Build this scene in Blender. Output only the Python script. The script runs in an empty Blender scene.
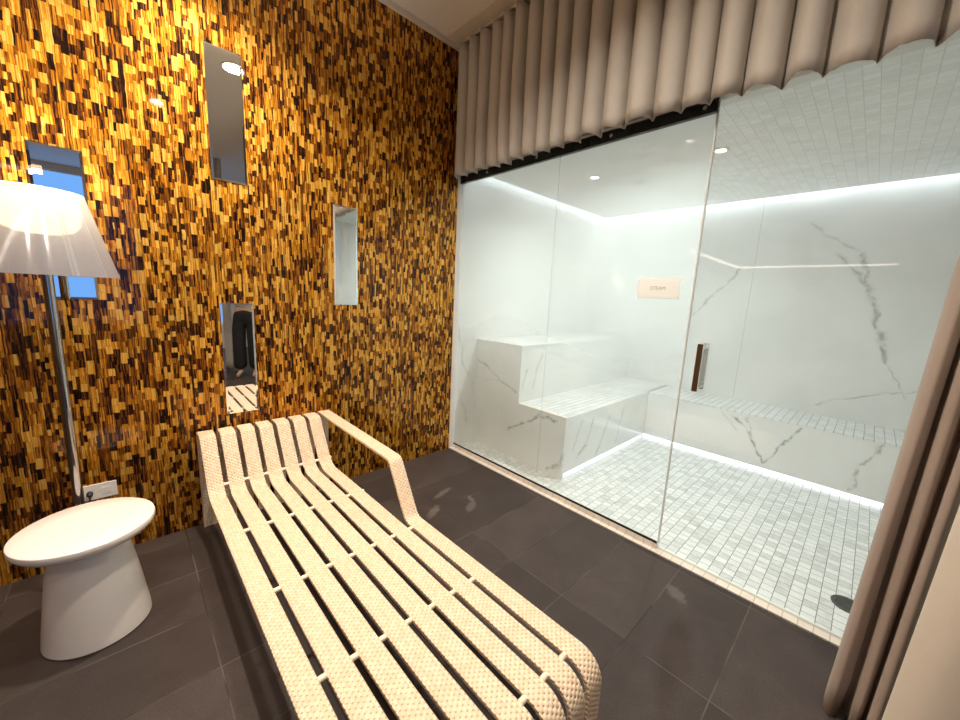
import bpy, bmesh, math, random
from mathutils import Vector, Matrix
C = bpy.context.scene
COL = C.collection
PI = math.pi
random.seed(7)

# ---------------------------------------------------------------- camera
cam_d = bpy.data.cameras.new('camera'); cam = bpy.data.objects.new('camera', cam_d); COL.objects.link(cam)
cam.matrix_world = Matrix(((0.7261981, 0.08011051, -0.68280204, -1.94689),
                           (-0.68587371, 0.15239276, -0.71158534, -2.36737),
                           (0.04704862, 0.98506789, 0.16561302, 1.3), (0, 0, 0, 1)))
cam_d.sensor_width = 36.0; cam_d.lens = 372.1 / 960 * 36; cam_d.clip_start = 0.02
C.camera = cam
# ---------------------------------------------------------------- world, exposure
w = bpy.data.worlds.new('daylight'); C.world = w; w.use_nodes = True
w.node_tree.nodes['Background'].inputs[0].default_value = (0.16, 0.38, 0.85, 1)
w.node_tree.nodes['Background'].inputs[1].default_value = 0.85
vs = C.view_settings
vs.view_transform = 'Standard'; vs.look = 'None'; vs.gamma = 1.0; vs.use_curve_mapping = False
vs.exposure = 0.48
DOWN_W = 21.0        # each recessed ceiling light, watts
STEAM_W = 10.0       # each light in the steam room ceiling
LED_TOP = 10.5       # emission of the cove strips
LED_LOW = 2.6        # emission of the toe strips
LAMP_E = 2.8         # emission of the lamp's inner diffuser
LAMP_W = 9.0        # bulb
FAR_W = 9.0          # ceiling lights further down the lounge
SIDE_FILL_W = 6.0         # unseen light added near the side table to brighten the left wall
MAIN_W = 16.5        # the ceiling light over the foot of the lounger
H = 3.08             # ceiling height

# ---------------------------------------------------------------- helpers
def link(o): COL.objects.link(o); return o
def thing(name, label, cat, loc=(0, 0, 0), group=None):
    o = link(bpy.data.objects.new(name, None)); o.location = loc
    o['label'] = label; o['category'] = cat
    if group: o['group'] = group
    return o
def tag(o, label, cat, group=None):
    o['label'] = label; o['category'] = cat
    if group: o['group'] = group
    return o
def obj(name, bm, m, parent=None, smooth=False, loc=None):
    bmesh.ops.recalc_face_normals(bm, faces=bm.faces[:])
    me = bpy.data.meshes.new(name); bm.to_mesh(me); bm.free()
    if smooth:
        for p in me.polygons: p.use_smooth = True
        try: me.set_sharp_from_angle(angle=math.radians(40))
        except Exception: pass
    me.materials.append(m)
    o = link(bpy.data.objects.new(name, me))
    if parent: o.parent = parent
    if loc: o.location = loc
    return o
def struct(name, bm, m, label=None, parent=None, smooth=False):
    o = obj(name, bm, m, parent, smooth)
    if not parent: o['kind'] = 'structure'
    return o
def add_box(bm, a, b, bevel=0.0, seg=2):
    r = bmesh.ops.create_cube(bm, size=1)
    vs_ = r['verts']
    for v in vs_:
        v.co = Vector([(a[i] + b[i]) / 2 + v.co[i] * (b[i] - a[i]) for i in range(3)])
    if bevel:
        es = list({e for v in vs_ for e in v.link_edges})
        bmesh.ops.bevel(bm, geom=es, offset=bevel, segments=seg, affect='EDGES', profile=0.5)
def bx(a, b, bevel=0.0, seg=2):
    bm = bmesh.new(); add_box(bm, a, b, bevel, seg); return bm
def add_tube(bm, pts, r, n=12, cap=True):
    pts = [Vector(p) for p in pts]; rings = []
    for i, p in enumerate(pts):
        d = (pts[min(i + 1, len(pts) - 1)] - pts[max(i - 1, 0)]).normalized()
        a = d.orthogonal().normalized() if i == 0 else (pa - d * pa.dot(d)).normalized()
        pa = a; b = d.cross(a)
        rr = r[i] if isinstance(r, (list, tuple)) else r
        rings.append([bm.verts.new(p + (a * math.cos(t) + b * math.sin(t)) * rr) for t in [2 * PI * k / n for k in range(n)]])
    for q, s in zip(rings, rings[1:]):
        for k in range(n): bm.faces.new((q[k], q[(k + 1) % n], s[(k + 1) % n], s[k]))
    if cap: bm.faces.new(rings[0][::-1]); bm.faces.new(rings[-1])
def add_lathe(bm, prof, n=64, closed=False):
    rings = []
    for r, z in prof:
        if r < 1e-5: rings.append([bm.verts.new((0, 0, z))])
        else: rings.append([bm.verts.new((r * math.cos(2 * PI * k / n), r * math.sin(2 * PI * k / n), z)) for k in range(n)])
    pr = list(zip(rings, rings[1:])) + ([(rings[-1], rings[0])] if closed else [])
    for a, b in pr:
        for k in range(n):
            k2 = (k + 1) % n
            if len(a) == 1 and len(b) == 1: continue
            if len(a) == 1: bm.faces.new((a[0], b[k2], b[k]))
            elif len(b) == 1: bm.faces.new((a[k], a[k2], b[0]))
            else: bm.faces.new((a[k], a[k2], b[k2], b[k]))
def fillet(pts, n=8):
    """pts: list of (y, z, r) -> polyline with rounded corners"""
    out = [Vector(pts[0][:2])]
    for i in range(1, len(pts) - 1):
        a, p, b = Vector(pts[i - 1][:2]), Vector(pts[i][:2]), Vector(pts[i + 1][:2]); r = pts[i][2]
        u = (a - p).normalized(); v = (b - p).normalized()
        ang = math.acos(max(-1, min(1, u.dot(v)))); t = r / math.tan(ang / 2)
        c = p + (u + v).normalized() * (r / math.sin(ang / 2))
        s0 = p + u * t - c; s1 = p + v * t - c
        a0 = math.atan2(s0.y, s0.x); a1 = math.atan2(s1.y, s1.x); da = (a1 - a0 + PI) % (2 * PI) - PI
        for k in range(n + 1):
            q = a0 + da * k / n; out.append(c + Vector((math.cos(q), math.sin(q))) * r)
    out.append(Vector(pts[-1][:2]))
    return out

# ---------------------------------------------------------------- node helpers
class NT:
    def __init__(s, name):
        s.m = bpy.data.materials.new(name); s.m.use_nodes = True
        s.t = s.m.node_tree; s.t.nodes.clear(); s.out = s.t.nodes.new('ShaderNodeOutputMaterial')
    def n(s, typ, **kw):
        nd = s.t.nodes.new('ShaderNode' + typ)
        for k, v in kw.items(): setattr(nd, k, v)
        return nd
    def put(s, sock, v):
        if hasattr(v, 'is_linked') or isinstance(v, bpy.types.NodeSocket): s.t.links.new(v, sock)
        else:
            if isinstance(v, (tuple, list)) and len(v) == 3 and sock.type == 'RGBA': v = (*v, 1)
            sock.default_value = v
    def math(s, op, a, b=None, c=None, clamp=False):
        nd = s.n('Math', operation=op); nd.use_clamp = clamp
        for i, v in enumerate((a, b, c)):
            if v is not None: s.put(nd.inputs[i], v)
        return nd.outputs[0]
    def add(s, a, b): return s.math('ADD', a, b)
    def sub(s, a, b): return s.math('SUBTRACT', a, b)
    def mul(s, a, b): return s.math('MULTIPLY', a, b)
    def div(s, a, b): return s.math('DIVIDE', a, b)
    def floor(s, a): return s.math('FLOOR', a)
    def fract(s, a): return s.math('FRACT', a)
    def lt(s, a, b): return s.math('LESS_THAN', a, b)
    def gt(s, a, b): return s.math('GREATER_THAN', a, b)
    def mx(s, a, b): return s.math('MAXIMUM', a, b)
    def mn(s, a, b): return s.math('MINIMUM', a, b)
    def smooth(s, v, a, b, o0=0.0, o1=1.0):
        nd = s.n('MapRange', interpolation_type='SMOOTHSTEP')
        s.put(nd.inputs[0], v)
        for i, q in zip((1, 2, 3, 4), (a, b, o0, o1)): s.put(nd.inputs[i], q)
        return nd.outputs[0]
    def coord(s, kind='Object'):
        tc = s.n('TexCoord'); sp = s.n('SeparateXYZ'); s.t.links.new(tc.outputs[kind], sp.inputs[0])
        return sp.outputs[0], sp.outputs[1], sp.outputs[2]
    def vec(s, x, y, z=0.0):
        nd = s.n('CombineXYZ')
        for i, v in enumerate((x, y, z)): s.put(nd.inputs[i], v)
        return nd.outputs[0]
    def white(s, x, y, z=0.0):
        nd = s.n('TexWhiteNoise', noise_dimensions='3D'); s.t.links.new(s.vec(x, y, z), nd.inputs['Vector']); return nd.outputs['Value']
    def noise(s, v, scale, detail=3, rough=0.55, dist=0.0):
        nd = s.n('TexNoise'); s.put(nd.inputs['Vector'], v); nd.inputs['Scale'].default_value = scale
        nd.inputs['Detail'].default_value = detail; nd.inputs['Roughness'].default_value = rough; nd.inputs['Distortion'].default_value = dist
        return nd.outputs['Fac']
    def mix(s, f, a, b, blend='MIX'):
        nd = s.n('Mix', data_type='RGBA', blend_type=blend)
        s.put(nd.inputs[0], f); s.put(nd.inputs[6], a); s.put(nd.inputs[7], b); return nd.outputs[2]
    def ramp(s, f, stops, interp='LINEAR'):
        nd = s.n('ValToRGB'); cr = nd.color_ramp; cr.interpolation = interp
        while len(cr.elements) < len(stops): cr.elements.new(0.5)
        for e, (p, c) in zip(cr.elements, stops): e.position = p; e.color = (*c, 1)
        s.put(nd.inputs[0], f); return nd.outputs[0]
    def bump(s, h, strength=0.3, dist=0.01):
        nd = s.n('Bump'); nd.inputs['Strength'].default_value = strength; nd.inputs['Distance'].default_value = dist
        s.put(nd.inputs['Height'], h); return nd.outputs[0]
    def pbr(s, color, rough=0.5, metal=0.0, normal=None, spec=0.5, **kw):
        b = s.n('BsdfPrincipled')
        s.put(b.inputs['Base Color'], color); s.put(b.inputs['Roughness'], rough); s.put(b.inputs['Metallic'], metal)
        s.put(b.inputs['Specular IOR Level'], spec)
        if normal is not None: s.put(b.inputs['Normal'], normal)
        for k, v in kw.items(): s.put(b.inputs[k], v)
        s.t.links.new(b.outputs[0], s.out.inputs[0]); return s.m
    def vein(s, u, v, poly, width):
        """distance-based line through the points poly in the (u,v) plane -> 0..1 mask"""
        best = None
        for (ax, ay), (bx_, by) in zip(poly, poly[1:]):
            dx, dy = bx_ - ax, by - ay; L2 = dx * dx + dy * dy
            pu = s.sub(u, ax); pv = s.sub(v, ay)
            t = s.math('MULTIPLY_ADD', pu, dx / L2, s.mul(pv, dy / L2), clamp=True)
            du = s.math('MULTIPLY_ADD', t, -dx, pu); dv = s.math('MULTIPLY_ADD', t, -dy, pv)
            d = s.math('SQRT', s.math('MULTIPLY_ADD', du, du, s.mul(dv, dv)))
            best = d if best is None else s.mn(best, d)
        return s.smooth(best, 0.0, width, 1.0, 0.0)

def plain(name, color, rough=0.5, metal=0.0, spec=0.5, grain=0.03, scale=40, **kw):
    t = NT(name); tc = t.n('TexCoord')
    f = t.noise(tc.outputs['Object'], scale, 3)
    c = t.mix(f, tuple(x * (1 - grain) for x in color), tuple(min(1, x * (1 + grain)) for x in color))
    return t.pbr(c, rough, metal, None, spec, **kw)
def emit(name, color, strength):
    t = NT(name); e = t.n('Emission'); e.inputs[0].default_value = (*color, 1); e.inputs[1].default_value = strength
    t.t.links.new(e.outputs[0], t.out.inputs[0]); return t.m

# ---------------------------------------------------------------- materials
def mat_tiger():
    t = NT('tiger_eye_mosaic'); x, y, z = t.coord(); tc0 = t.n('TexCoord')
    x = t.add(x, t.mul(t.sub(t.noise(tc0.outputs['Object'], 16, 2), 0.5), 0.008)); z = t.add(z, t.mul(t.sub(t.noise(tc0.outputs['Object'], 21, 2), 0.5), 0.010))
    W = 0.023
    c = t.floor(t.div(x, W)); fx = t.fract(t.div(x, W))
    split = t.math('MULTIPLY_ADD', t.white(c, 3.1), 0.6, 0.2)
    two = t.gt(t.white(c, 9.7), 0.25)
    split = t.math('MULTIPLY_ADD', two, t.sub(split, 1.0), 1.0)
    # rows are decided per group of two columns now and then, so some pieces come wide and short
    side = t.gt(fx, split)
    sub = t.math('MULTIPLY_ADD', side, 0.5, c)
    hgt = t.math('MULTIPLY_ADD', t.white(sub, 5.5), 0.048, 0.024)
    vv = t.math('MULTIPLY_ADD', t.white(sub, 1.3), 7.0, t.div(z, hgt))
    row = t.floor(vv); fy = t.fract(vv)
    jit = t.white(sub, row, 6.0)
    rnd = t.math('POWER', t.white(sub, row, 2.0), 1.15)
    tc = t.n('TexCoord')
    mp = t.n('Mapping'); mp.inputs['Scale'].default_value = (1, 1, 0.07); t.t.links.new(tc.outputs['Object'], mp.inputs[0])
    streak = t.noise(mp.outputs[0], 260, 3, 0.6)
    cloud = t.noise(tc.outputs['Object'], 24, 3, 0.6)
    v = t.add(rnd, t.mul(t.sub(streak, 0.5), 1.0)); v = t.add(v, t.mul(t.sub(cloud, 0.5), 0.35))
    sliver = t.white(t.floor(t.div(x, 0.0042)), row, sub)
    v = t.add(v, t.mul(t.sub(sliver, 0.5), 0.55))
    col = t.ramp(v, [(0.0, (0.012, 0.004, 0.001)), (0.10, (0.05, 0.015, 0.003)), (0.28, (0.19, 0.052, 0.004)),
                     (0.50, (0.46, 0.16, 0.009)), (0.76, (0.80, 0.35, 0.022)), (1.0, (0.92, 0.54, 0.10))])
    # thin joints: distance to piece edges, in metres
    ex = t.mn(t.math('ABSOLUTE', t.sub(fx, split)), t.mn(fx, t.sub(1.0, fx)))
    ex = t.mul(ex, W); ey = t.mul(t.mn(fy, t.sub(1.0, fy)), hgt)
    g = t.smooth(t.mn(ex, ey), 0.0003, 0.0013)
    col = t.mix(t.math('MULTIPLY_ADD', g, 0.5, 0.5), (0.03, 0.010, 0.002), col)
    nrm = t.bump(t.add(t.mul(g, 0.4), t.mul(jit, 0.6)), 0.04, 0.002)
    ro = t.math('MULTIPLY_ADD', jit, 0.16, 0.42)
    # polished, chatoyant stone: a broad coloured sheen under a clear polished coat
    return t.pbr(col, ro, 0.82, nrm, 0.3, **{'Coat Weight': 0.45, 'Coat Roughness': 0.04})

def marble_color(t, veins=(), uv=None, seed=0.0, soft=1.0):
    tc = t.n('TexCoord'); x, y, z = t.coord()
    base = t.vec(t.add(x, seed), t.add(y, seed * 1.7), z)
    cloud = t.noise(base, 1.7, 5, 0.6, 0.6)
    col = t.ramp(cloud, [(0.25, (0.70, 0.69, 0.66)), (0.5, (0.80, 0.79, 0.765)), (0.75, (0.86, 0.85, 0.83))])
    n2 = t.noise(base, 0.9, 6, 0.62, 1.4)
    ridge = t.math('ABSOLUTE', t.sub(n2, 0.5))
    thin = t.smooth(ridge, 0.0, 0.012, 1.0, 0.0)
    patch = t.smooth(t.noise(base, 2.3, 2), 0.5, 0.68)
    m = t.mul(t.mul(thin, patch), 0.012 * soft)
    if veins:
        u, v = (x, y, z)[uv[0]], (x, y, z)[uv[1]]
        wob = t.noise(base, 9, 5, 0.65); wob2 = t.noise(t.vec(t.add(x, 5.0), y, z), 9, 5, 0.65)
        u = t.add(u, t.mul(t.sub(wob, 0.5), 0.11)); v = t.add(v, t.mul(t.sub(wob2, 0.5), 0.11))
        thick = t.noise(base, 14, 3, 0.7)
        for poly, wd, st in veins:
            k = t.vein(u, v, poly, wd)
            core = t.math('POWER', k, 3.0)
            k = t.mul(t.add(t.mul(k, 0.35), t.mul(core, 0.65)), st)
            k = t.mul(k, t.smooth(thick, 0.33, 0.6, 0.15, 1.0))
            m = t.mx(m, k)
    return t.mix(m, col, (0.20, 0.185, 0.165))
def mat_marble(name, veins=(), uv=None, seed=0.0, rough=0.16, tile=None):
    t = NT(name); col = marble_color(t, veins, uv, seed)
    if tile:   # faint slab joints: list of (axis, position)
        xyz = t.coord()
        for ax, pos in tile:
            k = t.smooth(t.math('ABSOLUTE', t.sub(xyz[ax], pos)), 0.0012, 0.0026)
            col = t.mix(k, (0.45, 0.44, 0.42), col)
    return t.pbr(col, rough, 0.0, None, 0.5)
def mat_mosaic(name, ax=(1, 0), pitch=(0.0508, 0.0508), stagger=True, tint=(1, 1, 1), grout=(0.20, 0.195, 0.185), off=(0, 0), contrast=1.0, gw=0.0015):
    """running-bond stone mosaic: continuous joints across axis ax[0], staggered ones along ax[1]"""
    t = NT(name); c = t.coord(); a, b = c[ax[0]], c[ax[1]]
    va = t.div(t.add(a, off[0]), pitch[0]); ra = t.floor(va); fa = t.fract(va)
    vb = t.div(t.add(b, off[1]), pitch[1])
    if stagger: vb = t.math('MULTIPLY_ADD', t.fract(t.mul(ra, 0.5)), 1.0, vb)
    rb = t.floor(vb); fb = t.fract(vb)
    rnd = t.white(ra, rb, 1.0); r2 = t.white(ra, rb, 4.0)
    base = t.vec(t.math('MULTIPLY_ADD', rnd, 9.0, a), t.math('MULTIPLY_ADD', r2, 9.0, b), 0.0)
    n = t.noise(base, 14, 4, 0.6, 1.2)
    f = t.add(t.mul(t.sub(n, 0.5), 1.1 * contrast), t.math('MULTIPLY_ADD', t.sub(rnd, 0.5), 0.55 * contrast, 0.6))
    col = t.ramp(f, [(0.0, (0.46, 0.455, 0.44)), (0.35, (0.64, 0.635, 0.615)), (0.65, (0.78, 0.775, 0.755)), (1.0, (0.87, 0.865, 0.845))])
    col = t.mix(1.0, col, tint, 'MULTIPLY')
    ea = t.mul(t.mn(fa, t.sub(1.0, fa)), pitch[0]); eb = t.mul(t.mn(fb, t.sub(1.0, fb)), pitch[1])
    g = t.smooth(t.mn(ea, eb), gw * 0.6, gw * 1.5)
    col = t.mix(g, tuple(q * r for q, r in zip(grout, tint)), col)
    return t.pbr(col, 0.28, 0.0, t.bump(g, 0.35, 0.002), 0.5)
def mat_slate():
    t = NT('dark_slate_tile'); x, y, z = t.coord()
    va = t.div(t.add(x, 0.036), 0.589); vb = t.div(t.add(y, 0.115), 0.295)
    ra, rb = t.floor(va), t.floor(vb); fa, fb = t.fract(va), t.fract(vb)
    rnd = t.white(ra, rb, 3.0)
    tc = t.n('TexCoord'); P = tc.outputs['Object']
    fine = t.noise(P, 170, 4, 0.7); mid = t.noise(P, 6, 5, 0.65, 0.5)
    f = t.add(t.add(t.mul(fine, 0.6), t.mul(mid, 0.5)), t.mul(t.sub(rnd, 0.6), 0.2))
    col = t.ramp(f, [(0.2, (0.023, 0.0165, 0.0145)), (0.5, (0.044, 0.033, 0.029)), (0.8, (0.075, 0.058, 0.052))])
    ea = t.mul(t.mn(fa, t.sub(1.0, fa)), 0.589); eb = t.mul(t.mn(fb, t.sub(1.0, fb)), 0.295)
    g = t.smooth(t.mn(ea, eb), 0.0010, 0.0026)
    worn = t.smooth(t.noise(P, 3.1, 2), 0.42, 0.6)
    gc = t.mix(worn, (0.022, 0.018, 0.015), (0.11, 0.09, 0.075))
    col = t.mix(g, gc, col)
    # dried footprints and scuffs left on the tiles near the steam room
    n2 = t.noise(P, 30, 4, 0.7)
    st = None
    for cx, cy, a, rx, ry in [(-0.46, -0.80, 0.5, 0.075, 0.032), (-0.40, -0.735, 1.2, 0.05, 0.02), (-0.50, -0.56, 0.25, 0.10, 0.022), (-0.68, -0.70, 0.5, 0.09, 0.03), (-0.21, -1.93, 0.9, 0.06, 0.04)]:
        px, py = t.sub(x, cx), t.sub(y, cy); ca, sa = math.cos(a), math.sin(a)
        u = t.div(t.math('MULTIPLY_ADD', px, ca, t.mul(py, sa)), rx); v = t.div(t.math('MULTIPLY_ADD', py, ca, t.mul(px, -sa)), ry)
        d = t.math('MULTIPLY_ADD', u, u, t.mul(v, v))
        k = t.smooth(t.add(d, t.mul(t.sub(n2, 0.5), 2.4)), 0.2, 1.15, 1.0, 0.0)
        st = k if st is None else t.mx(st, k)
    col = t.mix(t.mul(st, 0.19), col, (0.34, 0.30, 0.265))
    ro = t.math('MULTIPLY_ADD', mid, 0.2, 0.48)
    return t.pbr(col, ro, 0.0, t.bump(t.add(t.mul(g, 1.0), t.mul(fine, 0.5)), 0.35, 0.003), 0.28)
def mat_velvet(name, ca, cb):
    t = NT(name); tc = t.n('TexCoord'); P = tc.outputs['Object']
    f = t.noise(P, 420, 2, 0.7); g = t.noise(P, 5, 4, 0.6)
    c = t.mix(t.add(t.mul(f, 0.6), t.mul(g, 0.4)), ca, cb)
    return t.pbr(c, 0.75, 0.0, t.bump(f, 0.25, 0.001), 0.2, **{'Sheen Weight': 0.25, 'Sheen Roughness': 0.4, 'Sheen Tint': (0.8, 0.72, 0.62)})
def mat_glass(name, fog, top_fog, drip=0.5):
    """clear safety glass carrying a film of condensation"""
    t = NT(name); x, y, z = t.coord(); tc = t.n('TexCoord')
    geo = t.n('NewGeometry'); dp = t.n('VectorMath', operation='DOT_PRODUCT')
    t.t.links.new(geo.outputs['Normal'], dp.inputs[0]); t.t.links.new(geo.outputs['Incoming'], dp.inputs[1])
    cs = t.math('ABSOLUTE', dp.outputs['Value'])
    fr = t.math('MULTIPLY_ADD', t.math('POWER', t.sub(1.0, cs), 5.0), 0.96, 0.04, clamp=True)
    cloud = t.noise(tc.outputs['Object'], 0.9, 0)
    lvl = t.smooth(z, 0.2, 1.6, fog, top_fog)
    film = t.mul(lvl, t.math('MULTIPLY_ADD', cloud, 0.5, 0.75))
    tr = t.n('BsdfTransparent'); tr.inputs[0].default_value = (0.965, 0.985, 0.975, 1)
    gl = t.n('BsdfGlossy'); gl.inputs['Roughness'].default_value = 0.0
    m1 = t.n('MixShader'); t.put(m1.inputs[0], fr); t.t.links.new(tr.outputs[0], m1.inputs[1]); t.t.links.new(gl.outputs[0], m1.inputs[2])
    df = t.n('BsdfDiffuse'); df.inputs[0].default_value = (0.86, 0.89, 0.87, 1)
    tl = t.n('BsdfTranslucent'); tl.inputs[0].default_value = (0.86, 0.89, 0.87, 1)
    m2 = t.n('MixShader'); m2.inputs[0].default_value = 0.86; t.t.links.new(df.outputs[0], m2.inputs[1]); t.t.links.new(tl.outputs[0], m2.inputs[2])
    m3 = t.n('MixShader'); t.put(m3.inputs[0], film); t.t.links.new(m1.outputs[0], m3.inputs[1]); t.t.links.new(m2.outputs[0], m3.inputs[2])
    t.t.links.new(m3.outputs[0], t.out.inputs[0]); return t.m
def mat_rattan():
    t = NT('woven_cream_rattan'); tc = t.n('TexCoord'); sp = t.n('SeparateXYZ'); t.t.links.new(tc.outputs['UV'], sp.inputs[0])
    u, v = sp.outputs[0], sp.outputs[1]
    pu, pv = 0.0112, 0.0165
    ru = t.floor(t.div(u, pu)); fu = t.fract(t.div(u, pu))
    vv = t.math('MULTIPLY_ADD', t.fract(t.mul(ru, 0.5)), 1.0, t.div(v, pv)); fv = t.fract(vv); rv = t.floor(vv)
    # each strand bulges between two gaps; small dark eyes where it dives under
    bul = t.mul(t.math('SINE', t.mul(fv, PI)), t.math('SINE', t.mul(fu, PI)))
    eye = t.mul(t.smooth(t.math('ABSOLUTE', t.sub(fu, 0.5)), 0.1, 0.36, 1.0, 0.0), t.smooth(t.math('ABSOLUTE', t.sub(fv, 0.5)), 0.34, 0.46))
    rnd = t.white(ru, rv)
    base = t.mix(rnd, (0.75, 0.555, 0.375), (0.85, 0.66, 0.47))
    col = t.mix(t.mul(eye, 0.52), base, (0.36, 0.22, 0.10))
    return t.pbr(col, 0.45, 0.0, t.bump(t.sub(bul, t.mul(eye, 0.8)), 0.7, 0.004), 0.4)

M = {}
M['tiger'] = mat_tiger(); M['slate'] = mat_slate(); M['rattan'] = mat_rattan()
M['rattanp'] = plain('cream_coated_bar', (0.80, 0.69, 0.52), 0.4)
M['paint'] = plain('cream_paint', (0.72, 0.65, 0.54), 0.8, grain=0.05, scale=60)
M['ceil'] = plain('beige_ceiling_paint', (0.90, 0.85, 0.77), 0.85, grain=0.10, scale=90)
M['trim'] = plain('white_trim_paint', (0.80, 0.72, 0.60), 0.55)
M['wallgrey'] = plain('pale_room_paint', (0.70, 0.66, 0.60), 0.8)
M['velvet'] = mat_velvet('taupe_velvet', (0.42, 0.38, 0.33), (0.66, 0.61, 0.545))
M['velvet_r'] = mat_velvet('mauve_taupe_velvet', (0.29, 0.225, 0.185), (0.49, 0.40, 0.34))
M['lit_fold'] = mat_velvet('cream_lit_fold', (0.66, 0.58, 0.48), (0.80, 0.72, 0.61))  # strong light on the outer curtain fold put into its colour
M['black'] = plain('black_metal', (0.012, 0.011, 0.011), 0.22, 0.0, 0.6)
M['chrome'] = plain('chrome', (0.82, 0.80, 0.78), 0.06, 1.0)
M['darkchrome'] = plain('dark_chrome', (0.42, 0.40, 0.39), 0.08, 1.0)
M['brownwall'] = plain('dark_brown_wall', (0.15, 0.075, 0.03), 0.35)
M['steel'] = plain('dark_bronze_steel', (0.045, 0.038, 0.033), 0.35, 0.4)
M['mirror'] = plain('mirror_silver', (0.93, 0.95, 0.94), 0.004, 1.0, grain=0.0)
M['edge'] = plain('pale_glass_edge', (0.86, 0.89, 0.87), 0.1)
M['whiteg'] = plain('white_lacquer', (0.80, 0.735, 0.665), 0.22, spec=0.5, grain=0.015)
M['plastic'] = plain('white_plastic', (0.78, 0.75, 0.70), 0.35)
M['blackp'] = plain('black_plastic', (0.02, 0.018, 0.02), 0.4)
def mat_sign():
    t = NT('pale_pink_acrylic'); d = t.n('BsdfDiffuse'); d.inputs[0].default_value = (0.90, 0.80, 0.74, 1); l = t.n('BsdfTranslucent'); l.inputs[0].default_value = (0.97, 0.90, 0.85, 1)
    m = t.n('MixShader'); m.inputs[0].default_value = 0.8; t.t.links.new(d.outputs[0], m.inputs[1]); t.t.links.new(l.outputs[0], m.inputs[2]); t.t.links.new(m.outputs[0], t.out.inputs[0]); return t.m
M['sign'] = mat_sign()
M['ink'] = plain('faded_gold_ink', (0.50, 0.43, 0.31), 0.6)
M['led'] = emit('led_cove_white', (0.78, 0.89, 1.0), LED_TOP)
M['ledlow'] = emit('led_toe_white', (0.88, 0.92, 1.0), LED_LOW)
M['lens'] = emit('warm_lamp_lens', (1.0, 0.86, 0.66), 14.0)
M['lensw'] = emit('cool_lamp_lens', (1.0, 0.94, 0.84), 14.0)
M['shelf'] = emit('warm_light_strip', (1.0, 0.80, 0.66), 2.2)
VB = [([(-2.22, 1.76), (-2.31, 1.5), (-2.41, 1.16), (-2.48, 0.97)], 0.035, 0.85), ([(-2.08, 1.79), (-2.17, 1.66), (-2.30, 1.52)], 0.03, 0.6),
      ([(-2.48, 0.97), (-2.61, 0.7)], 0.012, 0.6), ([(-1.45, 1.68), (-1.25, 1.4), (-1.08, 1.2)], 0.028, 0.7),
      ([(-2.13, 0.56), (-2.43, 0.7), (-2.65, 0.77)], 0.016, 0.6), ([(-1.88, 2.05), (-2.02, 1.9), (-2.2, 1.78)], 0.025, 0.45), ([(-0.35, 1.9), (-0.55, 1.4)], 0.02, 0.3)]
M['m_back'] = mat_marble('marble_back', VB, (1, 2), 3.0, tile=[(1, -1.55), (1, -3.0)])
M['m_left'] = mat_marble('marble_left', [([(0.05, 1.1), (0.12, 0.75), (0.25, 0.55)], 0.02, 0.5), ([(0.1, 0.5), (0.2, 0.2)], 0.02, 0.4)], (0, 2), 8.0)
VF = [([(-1.68, 0.42), (-1.79, 0.32), (-1.86, 0.21), (-1.92, 0.09)], 0.022, 0.9), ([(-1.77, 0.42), (-1.86, 0.21)], 0.018, 0.8),
      ([(-1.92, 0.09), (-2.0, 0.24), (-2.12, 0.44)], 0.018, 0.85), ([(-2.53, 0.44), (-2.46, 0.26), (-2.43, 0.08)], 0.02, 0.7), ([(-1.6, 0.42), (-1.72, 0.3)], 0.012, 0.5)]
M['m_bface'] = mat_marble('marble_bench_face', VF, (1, 2), 12.0)
VL = [([(0.0, 0.76), (-0.2, 0.68), (-0.3, 0.62), (-0.48, 0.57)], 0.022, 0.75), ([(-0.42, 0.25), (-0.55, 0.32), (-0.66, 0.39), (-0.72, 0.43), (-0.87, 0.43)], 0.026, 0.95),
      ([(0.03, 0.58), (-0.3, 0.62)], 0.012, 0.4), ([(-0.84, 0.05), (-0.95, 0.12), (-0.96, 0.22)], 0.03, 0.7), ([(-0.3, 0.42), (-0.42, 0.2)], 0.01, 0.25)]
M['m_block'] = mat_marble('marble_block_end', VL, (1, 2), 21.0, tile=[(1, -0.74)])
VS = [([(0.68, 0.4), (0.59, 0.2), (0.49, 0.12)], 0.03, 0.6), ([(0.95, 0.36), (0.85, 0.2), (0.76, 0.06)], 0.03, 0.6), ([(0.5, 0.4), (0.42, 0.2)], 0.02, 0.5), ([(1.2, 0.4), (1.1, 0.1)], 0.03, 0.4),
      ([(0.55, 0.85), (0.44, 0.58)], 0.022, 0.55), ([(0.37, 0.75), (0.31, 0.6)], 0.02, 0.5)]
M['m_side'] = mat_marble('marble_block_side', VS, (0, 2), 33.0)
M['mos_floor'] = mat_mosaic('marble_mosaic_floor', (1, 0), off=(0.0, 0.01))
M['mos_seat'] = mat_mosaic('marble_mosaic_seat', (1, 0), contrast=0.8, gw=0.0022)
M['mos_ceil'] = mat_mosaic('marble_mosaic_ceiling', (1, 0), (0.052, 0.052), contrast=0.55, grout=(0.5, 0.49, 0.47), tint=(1.12, 1.12, 1.12))
M['mos_curb'] = mat_mosaic('warm_lit_mosaic_kerb', (1, 0), (0.0508, 0.06), stagger=False, tint=(1.0, 0.93, 0.84), contrast=0.35, grout=(0.5, 0.46, 0.41), off=(0.0, 0.0))  # warm room light put into the tint of the kerb tiles
M['g_fix'] = mat_glass('fogged_glass', 0.09, 0.37, 0.15)
M['g_door'] = mat_glass('misted_glass', 0.035, 0.21, 0.12)

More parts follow.
